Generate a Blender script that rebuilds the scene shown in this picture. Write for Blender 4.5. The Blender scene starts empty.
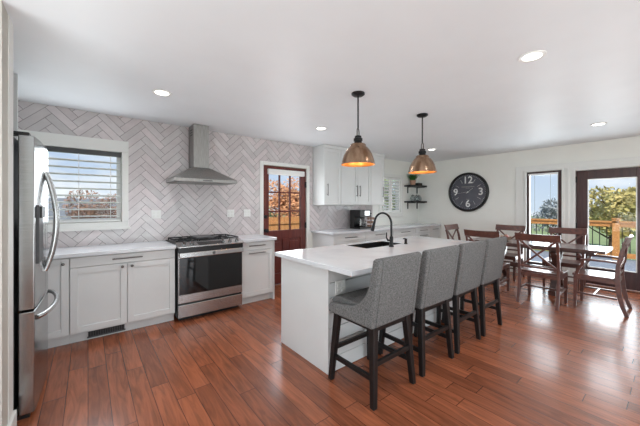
import bpy, bmesh, math, random
from mathutils import Vector, Matrix
random.seed(7)
PI = math.pi
S = bpy.context.scene
COL = S.collection

# ------------------------------------------------------------------ camera, sky, sun, large lights, exposure
FPX = 289.0                      # focal length in pixels of a 640 px wide frame
cam = bpy.data.cameras.new('camera'); cam.sensor_width = 36.0; cam.lens = FPX / 640 * 36
cam.shift_y = -(213 - 205) / 640.0; cam.clip_start = 0.05; cam.clip_end = 400
camo = bpy.data.objects.new('camera', cam); COL.objects.link(camo)
YAW = math.atan2(360, FPX)
camo.location = (0, 0, 1.40); camo.rotation_euler = (PI / 2, 0, YAW - PI / 2)
S.camera = camo
S.view_settings.view_transform = 'Standard'; S.view_settings.look = 'None'
S.view_settings.gamma = 1.0; S.view_settings.use_curve_mapping = False
S.view_settings.exposure = 0.12

W = bpy.data.worlds.new('sky'); S.world = W; W.use_nodes = True
nt = W.node_tree; nt.nodes.clear()
def nn(t, kind, **kw):
    n = t.nodes.new(kind)
    for k, v in kw.items(): setattr(n, k, v)
    return n
tc = nn(nt, 'ShaderNodeTexCoord'); sep = nn(nt, 'ShaderNodeSeparateXYZ')
nt.links.new(tc.outputs['Generated'], sep.inputs[0])
rmp = nn(nt, 'ShaderNodeValToRGB'); cr = rmp.color_ramp
cr.elements[0].position = 0.0; cr.elements[0].color = (0.62, 0.72, 0.86, 1)
cr.elements[1].position = 0.55; cr.elements[1].color = (0.20, 0.40, 0.80, 1)
nt.links.new(sep.outputs['Z'], rmp.inputs[0])
cn = nn(nt, 'ShaderNodeTexNoise'); cn.inputs['Scale'].default_value = 5.0; cn.inputs['Detail'].default_value = 7
mp = nn(nt, 'ShaderNodeMapping'); mp.inputs['Scale'].default_value = (1, 1, 2.6)
nt.links.new(tc.outputs['Generated'], mp.inputs[0]); nt.links.new(mp.outputs[0], cn.inputs['Vector'])
cr2 = nn(nt, 'ShaderNodeValToRGB'); cr2.color_ramp.elements[0].position = 0.44; cr2.color_ramp.elements[1].position = 0.66
nt.links.new(cn.outputs['Fac'], cr2.inputs[0])
mx = nn(nt, 'ShaderNodeMixRGB'); mx.inputs[2].default_value = (0.93, 0.95, 1.0, 1)
nt.links.new(cr2.outputs[0], mx.inputs[0]); nt.links.new(rmp.outputs[0], mx.inputs[1])
bg = nn(nt, 'ShaderNodeBackground'); bg.inputs['Strength'].default_value = 1.0
wo = nn(nt, 'ShaderNodeOutputWorld')
nt.links.new(mx.outputs[0], bg.inputs[0]); nt.links.new(bg.outputs[0], wo.inputs[0])

def lamp(name, kind, loc, energy, color=(1, 1, 1), rot=(0, 0, 0), parent=None, **kw):
    l = bpy.data.lights.new(name, kind); l.energy = energy; l.color = color
    for k, v in kw.items(): setattr(l, k, v)
    o = bpy.data.objects.new(name, l); COL.objects.link(o); o.location = loc; o.rotation_euler = rot
    if parent: o.parent = parent
    return o
sd = Vector((0.50, 0.62, -0.62))
lamp('sun', 'SUN', (-10, -12, 14), 5.0, (1, 0.93, 0.82), sd.to_track_quat('-Z', 'Y').to_euler(), angle=0.01)
# added upward fills behind the camera, then daylight in the glazed openings in view
lamp('fill_near', 'AREA', (2.0, -2.9, 0.8), 95, (0.87, 0.955, 1.0), (PI / 2 + 0.75, 0, 0), shape='RECTANGLE', size=3.6, size_y=1.9)
lamp('fill_side', 'AREA', (-2.6, -0.2, 0.75), 160, (0.86, 0.95, 1.0), (PI / 2 + 1.2, 0, -PI / 2), shape='RECTANGLE', size=3.6, size_y=1.9)
lamp('daylight_window', 'AREA', (-0.08, 4.34, 1.62), 9.5, (0.88, 0.95, 1.0), (-PI / 2 - 0.1, 0, 0), shape='RECTANGLE', size=0.75, size_y=0.8)
lamp('daylight_door', 'AREA', (2.75, 4.34, 1.42), 9, (0.92, 0.96, 1.0), (-PI / 2 - 0.1, 0, 0), shape='RECTANGLE', size=0.6, size_y=0.9)
lamp('daylight_patio', 'AREA', (7.25, 1.05, 1.2), 88, (0.88, 0.95, 1.0), (PI / 2, 0, PI / 2), shape='RECTANGLE', size=1.75, size_y=2.0)

# ------------------------------------------------------------------ materials
def lin(c):
    if isinstance(c, str): c = [int(c[i:i + 2], 16) for i in (0, 2, 4)]
    return tuple(((v / 255) / 12.92 if v / 255 <= 0.04045 else ((v / 255 + 0.055) / 1.055) ** 2.4) for v in c) + (1,)
def mat(name, c, rough=0.5, metal=0.0, c2=None, scale=6.0, stretch=(1, 1, 1), bump=0.0, bscale=None, emit=None, estr=0, coat=0.0, spec=0.5, lo=0.3, hi=0.7, detail=4):
    m = bpy.data.materials.new(name); m.use_nodes = True; t = m.node_tree
    p = t.nodes['Principled BSDF']
    p.inputs['Base Color'].default_value = lin(c); p.inputs['Roughness'].default_value = rough
    p.inputs['Metallic'].default_value = metal; p.inputs['Coat Weight'].default_value = coat
    p.inputs['Coat Roughness'].default_value = 0.08
    p.inputs['Specular IOR Level'].default_value = spec
    co = nn(t, 'ShaderNodeTexCoord'); mp = nn(t, 'ShaderNodeMapping'); mp.inputs['Scale'].default_value = stretch
    t.links.new(co.outputs['Object'], mp.inputs[0])
    no = nn(t, 'ShaderNodeTexNoise'); no.inputs['Scale'].default_value = scale; no.inputs['Detail'].default_value = detail
    t.links.new(mp.outputs[0], no.inputs['Vector'])
    if c2 is None:
        k = 0.94
        l = lin(c); cc2 = (l[0] * k, l[1] * k, l[2] * k, 1)
    else: cc2 = lin(c2)
    r = nn(t, 'ShaderNodeValToRGB'); e = r.color_ramp.elements
    e[0].position = lo; e[0].color = cc2; e[1].position = hi; e[1].color = lin(c)
    t.links.new(no.outputs['Fac'], r.inputs[0]); t.links.new(r.outputs[0], p.inputs['Base Color'])
    if bump:
        b = nn(t, 'ShaderNodeBump'); b.inputs['Strength'].default_value = bump; b.inputs['Distance'].default_value = 0.004
        n2 = no
        if bscale:
            n2 = nn(t, 'ShaderNodeTexNoise'); n2.inputs['Scale'].default_value = bscale
            t.links.new(mp.outputs[0], n2.inputs['Vector'])
        t.links.new(n2.outputs['Fac'], b.inputs['Height']); t.links.new(b.outputs[0], p.inputs['Normal'])
    if emit:
        p.inputs['Emission Color'].default_value = lin(emit); p.inputs['Emission Strength'].default_value = estr
    return m
M = {}
M['wall'] = mat('warm white wall paint', 'F1F1EB', 0.7, scale=3, c2='EDEDE7')
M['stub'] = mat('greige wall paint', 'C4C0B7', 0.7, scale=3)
M['ceiling'] = mat('ceiling paint', 'ECF0F3', 0.5, scale=2.2, c2='E8ECEF', bump=0.15, bscale=1.6)
M['trim'] = mat('white trim paint', 'EAEAE6', 0.4, scale=3, c2='E7E7E3')
M['cab'] = mat('white cabinet paint', 'DADBDA', 0.35, scale=3, c2='D6D7D6')
M['quartz'] = mat('white quartz', 'DADCDF', 0.13, scale=4, c2='D2D4D8', lo=0.35, hi=0.55)
M['steel'] = mat('brushed steel', 'A6A6A6', 0.2, 1.0, scale=8, stretch=(1, 1, 40), c2='989898')
M['steelh'] = mat('brushed steel across', 'C4C4C3', 0.26, 1.0, scale=8, stretch=(40, 40, 1), c2='B4B4B4')
M['steelhood'] = mat('satin hood steel', 'B2B0AD', 0.55, 1.0, scale=8, stretch=(30, 30, 1), c2='8E8C89')
M['nickel'] = mat('dark nickel', '6E6C6A', 0.3, 1.0)
M['blackmet'] = mat('matt black metal', '1B1B1C', 0.4, 0.3)
M['black'] = mat('black plastic', '161617', 0.35)
M['grey'] = mat('grey plastic', '4A4B4D', 0.4)
M['ovenglass'] = mat('black oven glass', '0B0C0D', 0.06, spec=0.7)
M['iron'] = mat('cast iron', '17181A', 0.55, bump=0.2, bscale=80)
M['mahog'] = mat('red brown stained door wood', '703229', 0.3, c2='54211F', scale=5, stretch=(8, 8, 0.7), coat=0.3)
M['walnut'] = mat('dark brown door wood', '4A2A26', 0.35, c2='35191A', scale=5, stretch=(8, 8, 0.7), coat=0.2)
M['chair'] = mat('brown chair wood', '70493E', 0.28, c2='523633', scale=7, stretch=(3, 3, 3), coat=0.25)
M['table'] = mat('dark table wood', '5E4038', 0.36, c2='46302C', scale=5, stretch=(9, 0.8, 9), coat=0.6)
M['espresso'] = mat('espresso stained wood', '151313', 0.4, c2='100E0E', scale=9)
M['fabric'] = mat('grey tweed fabric', '7C7B7A', 0.95, c2='545352', scale=190, stretch=(1, 1, 0.6), bump=0.4, bscale=260, lo=0.36, hi=0.62, detail=6, spec=0.2)
M['fabricseat'] = mat('grey seat fabric', '727170', 0.95, c2='504F4E', scale=190, bump=0.4, bscale=260, lo=0.36, hi=0.62, detail=6, spec=0.2)
M['brass'] = mat('antique brass', 'B99E86', 0.27, 1.0, c2='82654E', scale=16, stretch=(1, 1, 0.1), lo=0.35, hi=0.65)
M['copper'] = mat('copper lining', 'E09A4E', 0.4, 0.7)
M['bulb'] = mat('lit bulb', 'FFE0B0', 0.5, emit='FFC070', estr=9)
M['lens'] = mat('lit lens', 'FFFFFF', 0.5, emit='FFFAF0', estr=4)
M['white'] = mat('white plastic', 'EFEFEC', 0.4)
M['slat'] = mat('white blind slat', 'F2F2F0', 0.45)
M['clockface'] = mat('dark slate clock face', '56565F', 0.14, c2='4E4E57', spec=0.6)
M['ink'] = mat('white clock print', 'E8E8E6', 0.5)
M['deckwood'] = mat('honey deck wood', 'C98E52', 0.7, c2='A9713B', scale=6, stretch=(4, 4, 4))
M['deck'] = mat('grey deck boards', '8E96A2', 0.55, c2='767E8A', scale=4, stretch=(1, 8, 1))
M['lawn'] = mat('lawn', '93A070', 0.95, c2='748556', scale=1.2)
M['bark'] = mat('bark', '5B4A3D', 0.9, c2='43362C', scale=8, bump=0.5)
M['leafy'] = mat('yellow leaves', 'CDB978', 0.8, c2='9C9656', scale=1.3)
M['leafo'] = mat('orange leaves', 'D8A57A', 0.8, c2='B57A55', scale=1.3)
M['leafg'] = mat('green leaves', '8E9A6C', 0.8, c2='66774E', scale=1.3)
M['leafr'] = mat('russet leaves', 'A88570', 0.8, c2='846454', scale=1.3)
M['leafd'] = mat('dull grey leaves', 'A2A4A4', 0.85, c2='7F878C', scale=1.3)
M['leafp'] = mat('plant leaves', '3F7A35', 0.6, c2='2C5B27', scale=20)
M['pot'] = mat('pale terracotta', 'C9A088', 0.7, c2='B98F78')
M['roofing'] = mat('grey roof shingles', '7C8086', 0.9, c2='666A70', scale=14)
M['siding'] = mat('pale siding', 'C4C6C8', 0.8, c2='B6B8BA')
M['fence'] = mat('cedar fence', 'C08A58', 0.8, c2='A06E42', scale=5, stretch=(6, 6, .6))
M['basket'] = mat('pale wicker', 'B29A86', 0.8, c2='8A6A58', scale=60, bump=0.6)
M['berry'] = mat('dusty red ornament', '96544C', 0.5)
M['coffee'] = mat('dark coffee', '1A0F0A', 0.1)

def glassmat(name, tint=(1, 1, 1), gl=0.015, rough=0.0):
    m = bpy.data.materials.new(name); m.use_nodes = True; t = m.node_tree; t.nodes.clear()
    a = nn(t, 'ShaderNodeBsdfTransparent'); a.inputs[0].default_value = (*tint, 1)
    g = nn(t, 'ShaderNodeBsdfGlossy'); g.inputs['Roughness'].default_value = rough
    lw = nn(t, 'ShaderNodeLayerWeight'); lw.inputs['Blend'].default_value = 0.12
    ml = nn(t, 'ShaderNodeMath', operation='MULTIPLY_ADD'); ml.inputs[1].default_value = 0.35 if gl < 0.1 else 0.6; ml.inputs[2].default_value = gl * 0.5
    x = nn(t, 'ShaderNodeMixShader'); o = nn(t, 'ShaderNodeOutputMaterial')
    t.links.new(lw.outputs['Fresnel'], ml.inputs[0]); t.links.new(ml.outputs[0], x.inputs[0])
    t.links.new(a.outputs[0], x.inputs[1]); t.links.new(g.outputs[0], x.inputs[2]); t.links.new(x.outputs[0], o.inputs[0])
    return m
M['glass'] = glassmat('window glass', (0.97, 0.985, 0.98))
M['jar'] = glassmat('jar glass', (0.78, 0.82, 0.83), 0.3)

def floor_mat():
    m = bpy.data.materials.new('hardwood plank floor'); m.use_nodes = True; t = m.node_tree
    p = t.nodes['Principled BSDF']; L = t.links.new
    co = nn(t, 'ShaderNodeTexCoord'); s = nn(t, 'ShaderNodeSeparateXYZ'); L(co.outputs['Object'], s.inputs[0])
    def math_(op, a, b=None, c=None):
        n = nn(t, 'ShaderNodeMath', operation=op)
        for i, v in enumerate((a, b, c)):
            if v is None: continue
            if isinstance(v, (int, float)): n.inputs[i].default_value = v
            else: L(v, n.inputs[i])
        return n.outputs[0]
    PW, PL = 0.125, 1.15
    xs = math_('DIVIDE', s.outputs['X'], PW); row = math_('FLOOR', xs); fx = math_('FRACT', xs)
    wn = nn(t, 'ShaderNodeTexWhiteNoise', noise_dimensions='1D'); L(row, wn.inputs['W'])
    ys = math_('ADD', math_('DIVIDE', s.outputs['Y'], PL), math_('MULTIPLY', wn.outputs['Value'], 7.3))
    bi = math_('FLOOR', ys); fy = math_('FRACT', ys)
    cv = nn(t, 'ShaderNodeCombineXYZ'); L(row, cv.inputs[0]); L(bi, cv.inputs[1])
    w2 = nn(t, 'ShaderNodeTexWhiteNoise', noise_dimensions='2D'); L(cv.outputs[0], w2.inputs['Vector'])
    # grain
    gv = nn(t, 'ShaderNodeCombineXYZ')
    L(math_('ADD', math_('MULTIPLY', s.outputs['X'], 16), math_('MULTIPLY', w2.outputs['Value'], 40)), gv.inputs[0])
    L(math_('MULTIPLY', s.outputs['Y'], 1.6), gv.inputs[1]); L(math_('MULTIPLY', w2.outputs['Value'], 17), gv.inputs[2])
    gn = nn(t, 'ShaderNodeTexNoise'); gn.inputs['Scale'].default_value = 1.5; gn.inputs['Detail'].default_value = 6; gn.inputs['Distortion'].default_value = 1.6
    L(gv.outputs[0], gn.inputs['Vector'])
    gr = nn(t, 'ShaderNodeValToRGB'); ge = gr.color_ramp.elements
    ge[0].position = 0.30; ge[0].color = lin('7E4A32'); ge[1].position = 0.66; ge[1].color = lin('A86243')
    L(gn.outputs['Fac'], gr.inputs[0])
    tr = nn(t, 'ShaderNodeValToRGB'); te = tr.color_ramp.elements
    te[0].position = 0.0; te[0].color = (0.70, 0.67, 0.66, 1); te[1].position = 1.0; te[1].color = (1.12, 1.10, 1.08, 1)
    L(w2.outputs['Value'], tr.inputs[0])
    mu = nn(t, 'ShaderNodeMixRGB', blend_type='MULTIPLY'); mu.inputs[0].default_value = 1
    L(gr.outputs[0], mu.inputs[1]); L(tr.outputs[0], mu.inputs[2])
    # seams
    ex = math_('MINIMUM', fx, math_('SUBTRACT', 1.0, fx)); ey = math_('MINIMUM', fy, math_('SUBTRACT', 1.0, fy))
    sx = math_('LESS_THAN', ex, 0.018); sy = math_('LESS_THAN', ey, 0.0022)
    seam = math_('MAXIMUM', sx, sy)
    sm = nn(t, 'ShaderNodeMixRGB'); sm.inputs[2].default_value = lin('2E120C')
    L(math_('MULTIPLY', seam, 0.8), sm.inputs[0]); L(mu.outputs[0], sm.inputs[1]); L(sm.outputs[0], p.inputs['Base Color'])
    p.inputs['Roughness'].default_value = 0.27; p.inputs['Specular IOR Level'].default_value = 0.4; p.inputs['Coat Weight'].default_value = 0.12; p.inputs['Coat Roughness'].default_value = 0.12
    b = nn(t, 'ShaderNodeBump'); b.inputs['Strength'].default_value = 0.22; b.inputs['Distance'].default_value = 0.003
    L(math_('SUBTRACT', math_('MULTIPLY', gn.outputs['Fac'], 0.35), seam), b.inputs['Height']); L(b.outputs[0], p.inputs['Normal'])
    return m
M['floor'] = floor_mat()

def tile_mat():
    m = bpy.data.materials.new('glazed blush grey tile'); m.use_nodes = True; t = m.node_tree
    p = t.nodes['Principled BSDF']; L = t.links.new
    a = nn(t, 'ShaderNodeVertexColor'); a.layer_name = 'tint'
    co = nn(t, 'ShaderNodeTexCoord'); no = nn(t, 'ShaderNodeTexNoise'); no.inputs['Scale'].default_value = 9; L(co.outputs['Object'], no.inputs['Vector'])
    r = nn(t, 'ShaderNodeValToRGB'); e = r.color_ramp.elements
    e[0].position = 0.3; e[0].color = (0.90, 0.89, 0.90, 1); e[1].position = 0.7; e[1].color = (1, 1, 1, 1); L(no.outputs['Fac'], r.inputs[0])
    mu = nn(t, 'ShaderNodeMixRGB', blend_type='MULTIPLY'); mu.inputs[0].default_value = 1
    L(a.outputs['Color'], mu.inputs[1]); L(r.outputs[0], mu.inputs[2]); L(mu.outputs[0], p.inputs['Base Color'])
    p.inputs['Roughness'].default_value = 0.2
    b = nn(t, 'ShaderNodeBump'); b.inputs['Strength'].default_value = 0.35; b.inputs['Distance'].default_value = 0.01
    L(no.outputs['Fac'], b.inputs['Height']); L(b.outputs[0], p.inputs['Normal'])
    return m
M['tile'] = tile_mat()
M['grout'] = mat('grey grout', '7B7371', 0.9)

# ------------------------------------------------------------------ mesh helpers
def wmat(o):
    m = Matrix.Identity(4)
    while o is not None:
        m = Matrix.LocRotScale(o.location, o.rotation_euler, o.scale) @ m; o = o.parent
    return m
class B:
    def __init__(s): s.bm = bmesh.new()
    def box(s, x0, x1, y0, y1, z0, z1, mtx=None):
        v = [Vector((x, y, z)) for x in (x0, x1) for y in (y0, y1) for z in (z0, z1)]
        if mtx: v = [mtx @ q for q in v]
        v = [s.bm.verts.new(q) for q in v]
        for f in ((0, 1, 3, 2), (4, 6, 7, 5), (0, 4, 5, 1), (2, 3, 7, 6), (0, 2, 6, 4), (1, 5, 7, 3)): s.bm.faces.new([v[i] for i in f])
        return s
    def bar(s, a, b, w, d, w2=None, d2=None, up=(0, 0, 1)):     # rectangular bar a->b; w across 'up x dir', d along the other
        a = Vector(a); b = Vector(b); t = (b - a).normalized(); u = Vector(up)
        if abs(t.dot(u)) > 0.98: u = Vector((0, 1, 0))
        x = u.cross(t).normalized(); y = t.cross(x)
        w2 = w if w2 is None else w2; d2 = d if d2 is None else d2
        r = []
        for p, ww, dd in ((a, w, d), (b, w2, d2)):
            r.append([s.bm.verts.new(p + x * sx * ww / 2 + y * sy * dd / 2) for sx, sy in ((-1, -1), (1, -1), (1, 1), (-1, 1))])
        for i in range(4): s.bm.faces.new((r[0][i], r[0][(i + 1) % 4], r[1][(i + 1) % 4], r[1][i]))
        s.bm.faces.new(r[0][::-1]); s.bm.faces.new(r[1]); return s
    def post(s, a, b, w, d, w2=None, d2=None):                  # bar with horizontal axis aligned ends (legs)
        a = Vector(a); b = Vector(b); w2 = w if w2 is None else w2; d2 = d if d2 is None else d2
        r = []
        for p, ww, dd in ((a, w, d), (b, w2, d2)):
            r.append([s.bm.verts.new(p + Vector((sx * ww / 2, sy * dd / 2, 0))) for sx, sy in ((-1, -1), (1, -1), (1, 1), (-1, 1))])
        for i in range(4): s.bm.faces.new((r[0][i], r[0][(i + 1) % 4], r[1][(i + 1) % 4], r[1][i]))
        s.bm.faces.new(r[0][::-1]); s.bm.faces.new(r[1]); return s
    def loft(s, rings, cap=True, closed=True):
        rr = [[s.bm.verts.new(p) for p in q] for q in rings]
        n = len(rr[0])
        for a, b in zip(rr, rr[1:]):
            for i in range(n if closed else n - 1): s.bm.faces.new((a[i], a[(i + 1) % n], b[(i + 1) % n], b[i]))
        if cap: s.bm.faces.new(rr[0][::-1]); s.bm.faces.new(rr[-1])
        return s
    def tube(s, pts, r, seg=10, cap=True):
        pts = [Vector(p) for p in pts]; rings = []; px = None
        for i, p in enumerate(pts):
            t = (pts[min(i + 1, len(pts) - 1)] - pts[max(i - 1, 0)]).normalized()
            if px is None:
                u = Vector((0, 0, 1)) if abs(t.z) < 0.9 else Vector((0, 1, 0)); x = u.cross(t).normalized()
            else: x = (px - t * px.dot(t)).normalized()
            px = x; y = t.cross(x); rad = r[i] if isinstance(r, (list, tuple)) else r
            rings.append([p + x * math.cos(2 * PI * k / seg) * rad + y * math.sin(2 * PI * k / seg) * rad for k in range(seg)])
        return s.loft(rings, cap)
    def lathe(s, prof, c=(0, 0, 0), seg=32, axis='Z', cap=True):
        rings = []
        for r, z in prof:
            ring = []
            for k in range(seg):
                a = 2 * PI * k / seg; q = (r * math.cos(a), r * math.sin(a), z)
                if axis == 'X': q = (q[2], q[0], q[1])
                if axis == 'Y': q = (q[1], q[2], q[0])
                ring.append(Vector(q) + Vector(c))
            rings.append(ring)
        return s.loft(rings, cap)
    def prism(s, poly, a0, a1, axis='X'):                       # poly of (p,q): X->(y,z)  Y->(x,z)  Z->(x,y)
        def pt(a, p): return {'X': (a, p[0], p[1]), 'Y': (p[0], a, p[1]), 'Z': (p[0], p[1], a)}[axis]
        return s.loft([[Vector(pt(a0, p)) for p in poly], [Vector(pt(a1, p)) for p in poly]])
    def ball(s, c, r, seg=12, sq=(1, 1, 1)):
        prof = [(max(1e-4, math.sin(PI * i / 8)) * r, -math.cos(PI * i / 8) * r) for i in range(9)]
        rings = [[Vector(c) + Vector((q * math.cos(2 * PI * k / seg) * sq[0], q * math.sin(2 * PI * k / seg) * sq[1], z * sq[2])) for k in range(seg)] for q, z in prof]
        return s.loft(rings)
    def build(s, name, m, parent=None, bevel=0.0, smooth=False, center=None, subsurf=0, seg=2):
        bmesh.ops.recalc_face_normals(s.bm, faces=s.bm.faces)
        loc = Vector((0, 0, 0))
        if parent is not None: s.bm.transform(wmat(parent).inverted())
        elif center != 'none':
            vs = [v.co for v in s.bm.verts]
            lo = [min(v[i] for v in vs) for i in range(3)]; hi = [max(v[i] for v in vs) for i in range(3)]
            loc = Vector(((lo[0] + hi[0]) / 2, (lo[1] + hi[1]) / 2, lo[2]))
            bmesh.ops.translate(s.bm, verts=s.bm.verts, vec=-loc)
        me = bpy.data.meshes.new(name); s.bm.to_mesh(me); s.bm.free()
        me.materials.append(M[m] if isinstance(m, str) else m)
        o = bpy.data.objects.new(name, me); COL.objects.link(o); o.location = loc
        if parent is not None: o.parent = parent
        if smooth:
            for p in me.polygons: p.use_smooth = True
            if smooth != 'all':
                me.set_sharp_from_angle(angle=math.radians(40))
        if bevel:
            b = o.modifiers.new('bevel', 'BEVEL'); b.width = bevel; b.segments = seg; b.limit_method = 'ANGLE'; b.angle_limit = math.radians(40)
        if subsurf:
            b = o.modifiers.new('sub', 'SUBSURF'); b.levels = subsurf; b.render_levels = subsurf
        return o
def thing(name, label, cat, loc=(0, 0, 0), rz=0, group=None):
    o = bpy.data.objects.new(name, None); COL.objects.link(o); o.location = loc; o.rotation_euler = (0, 0, rz)
    o.empty_display_size = 0.1
    return tag(o, label, cat, group)
def tag(o, label, cat, group=None, kind=None):
    if label: o['label'] = label
    if cat: o['category'] = cat
    if group: o['group'] = group
    if kind: o['kind'] = kind
    return o
def struct(o): o['kind'] = 'structure'; return o
def dup(o, parent=None):
    c = o.copy(); COL.objects.link(c)
    if parent: c.parent = parent
    for ch in list(o.children): dup(ch, c)
    return c
def place(proto, first, loc, rz, label):
    o = proto if first else dup(proto)
    o.location = loc; o.rotation_euler = (0, 0, rz); o['label'] = label
    return o
def lab(o, text): o['label'] = text; return o

# ------------------------------------------------------------------ room shell
XC, YL, ZC = 6.92, 4.40, 2.51
struct(B().box(-3.1, 7.07, -3.35, 4.55, -0.1, 0).build('floor', 'floor', center='none'))
struct(B().box(-3.1, 7.07, -3.35, 4.55, ZC, ZC + 0.12).build('ceiling', 'ceiling', center='none'))
def wall_y(b, y0, y1, x0, x1, holes):            # wall with openings (hx0,hx1,hz0,hz1) sorted along x
    x = x0
    for h in holes:
        b.box(x, h[0], y0, y1, 0, ZC)
        if h[2] > 0: b.box(h[0], h[1], y0, y1, 0, h[2])
        b.box(h[0], h[1], y0, y1, h[3], ZC); x = h[1]
    b.box(x, x1, y0, y1, 0, ZC); return b
W1 = (-0.50, 0.33, 1.19, 2.06); D1 = (2.29, 3.21, 0.0, 2.085); W2 = (5.36, 6.12, 1.22, 2.07)
wl = struct(wall_y(B(), YL, YL + 0.15, -3.1, XC + 0.15, [W1, D1, W2]).build('wall_left', 'wall', center='none'))
b = B()
SL = (1.38, 1.935, 0.10, 2.055); PD = (0.30, 1.185, 0.0, 2.02)
y = -3.35
for h in (PD, SL):
    b.box(XC, XC + 0.15, y, h[0], 0, ZC)
    if h[2] > 0: b.box(XC, XC + 0.15, h[0], h[1], 0, h[2])
    b.box(XC, XC + 0.15, h[0], h[1], h[3], ZC); y = h[1]
b.box(XC, XC + 0.15, y, YL, 0, ZC)
struct(b.build('wall_far', 'wall', center='none'))
struct(wall_y(B(), -3.35, -3.2, -3.1, XC, [(0.2, 3.8, 0.05, 2.3)]).build('wall_near', 'wall', center='none'))  # unseen wall, its opening made to go with the added near fill
b = B(); b.box(-3.1, -2.95, -3.2, -2.1, 0, ZC); b.box(-3.1, -2.95, 1.7, YL, 0, ZC); b.box(-3.1, -2.95, -2.1, 1.7, 0, 0.05); b.box(-3.1, -2.95, -2.1, 1.7, 2.3, ZC)  # opening here likewise shaped around the added side fill
struct(b.build('wall_right', 'wall', center='none'))
# wall stub beside the fridge, with its casing and base block, and the tall end panel beyond the fridge
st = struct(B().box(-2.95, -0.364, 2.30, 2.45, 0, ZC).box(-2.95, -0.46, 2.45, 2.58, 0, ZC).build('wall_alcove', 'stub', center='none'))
tr = struct(B().box(-0.46, -0.36, 2.45, 2.58, 0.13, ZC).build('trim_1', 'trim', center='none'))
struct(B().box(-0.46, -0.345, 2.28, 2.585, 0, 0.13).build('baseboard_alcove', 'trim', center='none', bevel=0.004))

# herringbone tile
def clip(poly, r):
    for ax, lim, sg in ((0, r[0], 1), (0, r[1], -1), (1, r[2], 1), (1, r[3], -1)):
        out = []
        for i in range(len(poly)):
            a, c = poly[i], poly[(i + 1) % len(poly)]
            da, dc = sg * (a[ax] - lim), sg * (c[ax] - lim)
            if da >= 0: out.append(a)
            if (da > 0 and dc < 0) or (da < 0 and dc > 0):
                t = da / (da - dc); out.append((a[0] + (c[0] - a[0]) * t, a[1] + (c[1] - a[1]) * t))
        poly = out
        if len(poly) < 3: return []
    return poly
def herringbone():
    Wt, n, g = 0.080, 4, 0.0022
    rects = [(-0.60, 0.40, 2.20, ZC), (-0.60, 0.40, 0.90, 1.10), (0.40, 2.235, 0.90, ZC), (2.235, 3.265, 2.14, ZC), (3.265, 3.345, 1.39, ZC), (3.265, 5.06, 0.90, 1.39)]
    bm = bmesh.new(); lay = bm.loops.layers.float_color.new('tint')
    c45 = math.sqrt(0.5)
    for k in range(-8, 14):
        for t in range(-45, 70):
            ox, oy = t + k * n, t - k * n
            for (x0, x1, y0, y1) in ((ox, ox + n, oy, oy + 1), (ox + n, ox + n + 1, oy - n + 1, oy + 1)):
                q = [(x0 * Wt + g, y0 * Wt + g), (x1 * Wt - g, y0 * Wt + g), (x1 * Wt - g, y1 * Wt - g), (x0 * Wt + g, y1 * Wt - g)]
                P = [(1.27 + (a - d) * c45, 1.7 + (a + d) * c45 - 1.2) for a, d in q]
                if max(p[0] for p in P) < -0.6 or min(p[0] for p in P) > 5.1 or max(p[1] for p in P) < 0.9 or min(p[1] for p in P) > ZC: continue
                v = random.uniform(0.88, 1.06); w = random.random()
                base = lin((215 + 3 * w, 210 - 2 * w, 209 - 1 * w)); colr = (base[0] * v, base[1] * v, base[2] * v, 1)
                tilt = random.uniform(-0.0012, 0.0012)
                for r in rects:
                    pl = clip(P, r)
                    if len(pl) < 3: continue
                    cx = sum(p[0] for p in pl) / len(pl)
                    top = [bm.verts.new((p[0], YL - 0.009 + tilt * (p[0] - cx) / 0.1, p[1])) for p in pl]
                    bot = [bm.verts.new((p[0], YL - 0.003, p[1])) for p in pl]
                    fs = [bm.faces.new(top)] + [bm.faces.new((top[i], bot[i], bot[(i + 1) % len(pl)], top[(i + 1) % len(pl)])) for i in range(len(pl))]
                    for f in fs:
                        for l in f.loops: l[lay] = colr
    me = bpy.data.meshes.new('tile_backsplash'); bm.normal_update(); bmesh.ops.recalc_face_normals(bm, faces=bm.faces); bm.to_mesh(me); bm.free(); me.materials.append(M['tile'])
    o = bpy.data.objects.new('tile_backsplash', me); COL.objects.link(o); o.parent = wl; struct(o)
    b = B()
    for r in rects: b.box(r[0], r[1], YL - 0.004, YL + 0.001, r[2], r[3])
    struct(b.build('tile_grout', 'grout', wl))
herringbone()

# ------------------------------------------------------------------ left window with blind
b = B(); x0, x1, z0, z1 = -0.60, 0.40, 1.12, 2.20
b.box(x0, x1, YL - 0.03, YL, W1[3], z1); b.box(x0, W1[0], YL - 0.03, YL, W1[2], W1[3]); b.box(W1[1], x1, YL - 0.03, YL, W1[2], W1[3]); b.box(x0, x1, YL - 0.03, YL, z0, W1[2])
b.box(x0 - 0.02, x1 + 0.02, YL - 0.045, YL - 0.002, z0 - 0.02, z0 + 0.005)
w1 = struct(b.build('window_1', 'trim', center='none', bevel=0.004))
def sash(b, x0, x1, y0, y1, z0, z1, t):
    b.box(x0, x0 + t, y0, y1, z0, z1); b.box(x1 - t, x1, y0, y1, z0, z1); b.box(x0 + t, x1 - t, y0, y1, z0, z0 + t); b.box(x0 + t, x1 - t, y0, y1, z1 - t, z1); return b
sash(B(), W1[0], W1[1], YL + 0.08, YL + 0.13, W1[2], W1[3], 0.045).build('window_frame', 'white', w1, bevel=0.003)
B().box(W1[0] + .04, W1[1] - .04, YL + 0.10, YL + 0.106, W1[2] + .04, W1[3] - .04).build('pane', 'glass', w1)
bl = thing('window_blind', 'white horizontal slat blind hanging in the window beside the fridge', 'blind', (-0.085, YL + 0.045, W1[2] + 0.005))
B().box(W1[0] + .006, W1[1] - .006, YL + 0.01, YL + 0.07, W1[3] - .055, W1[3] - .002).build('headrail', 'grey', bl, bevel=0.003)
b = B(); zz = W1[2] + 0.075
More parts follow.
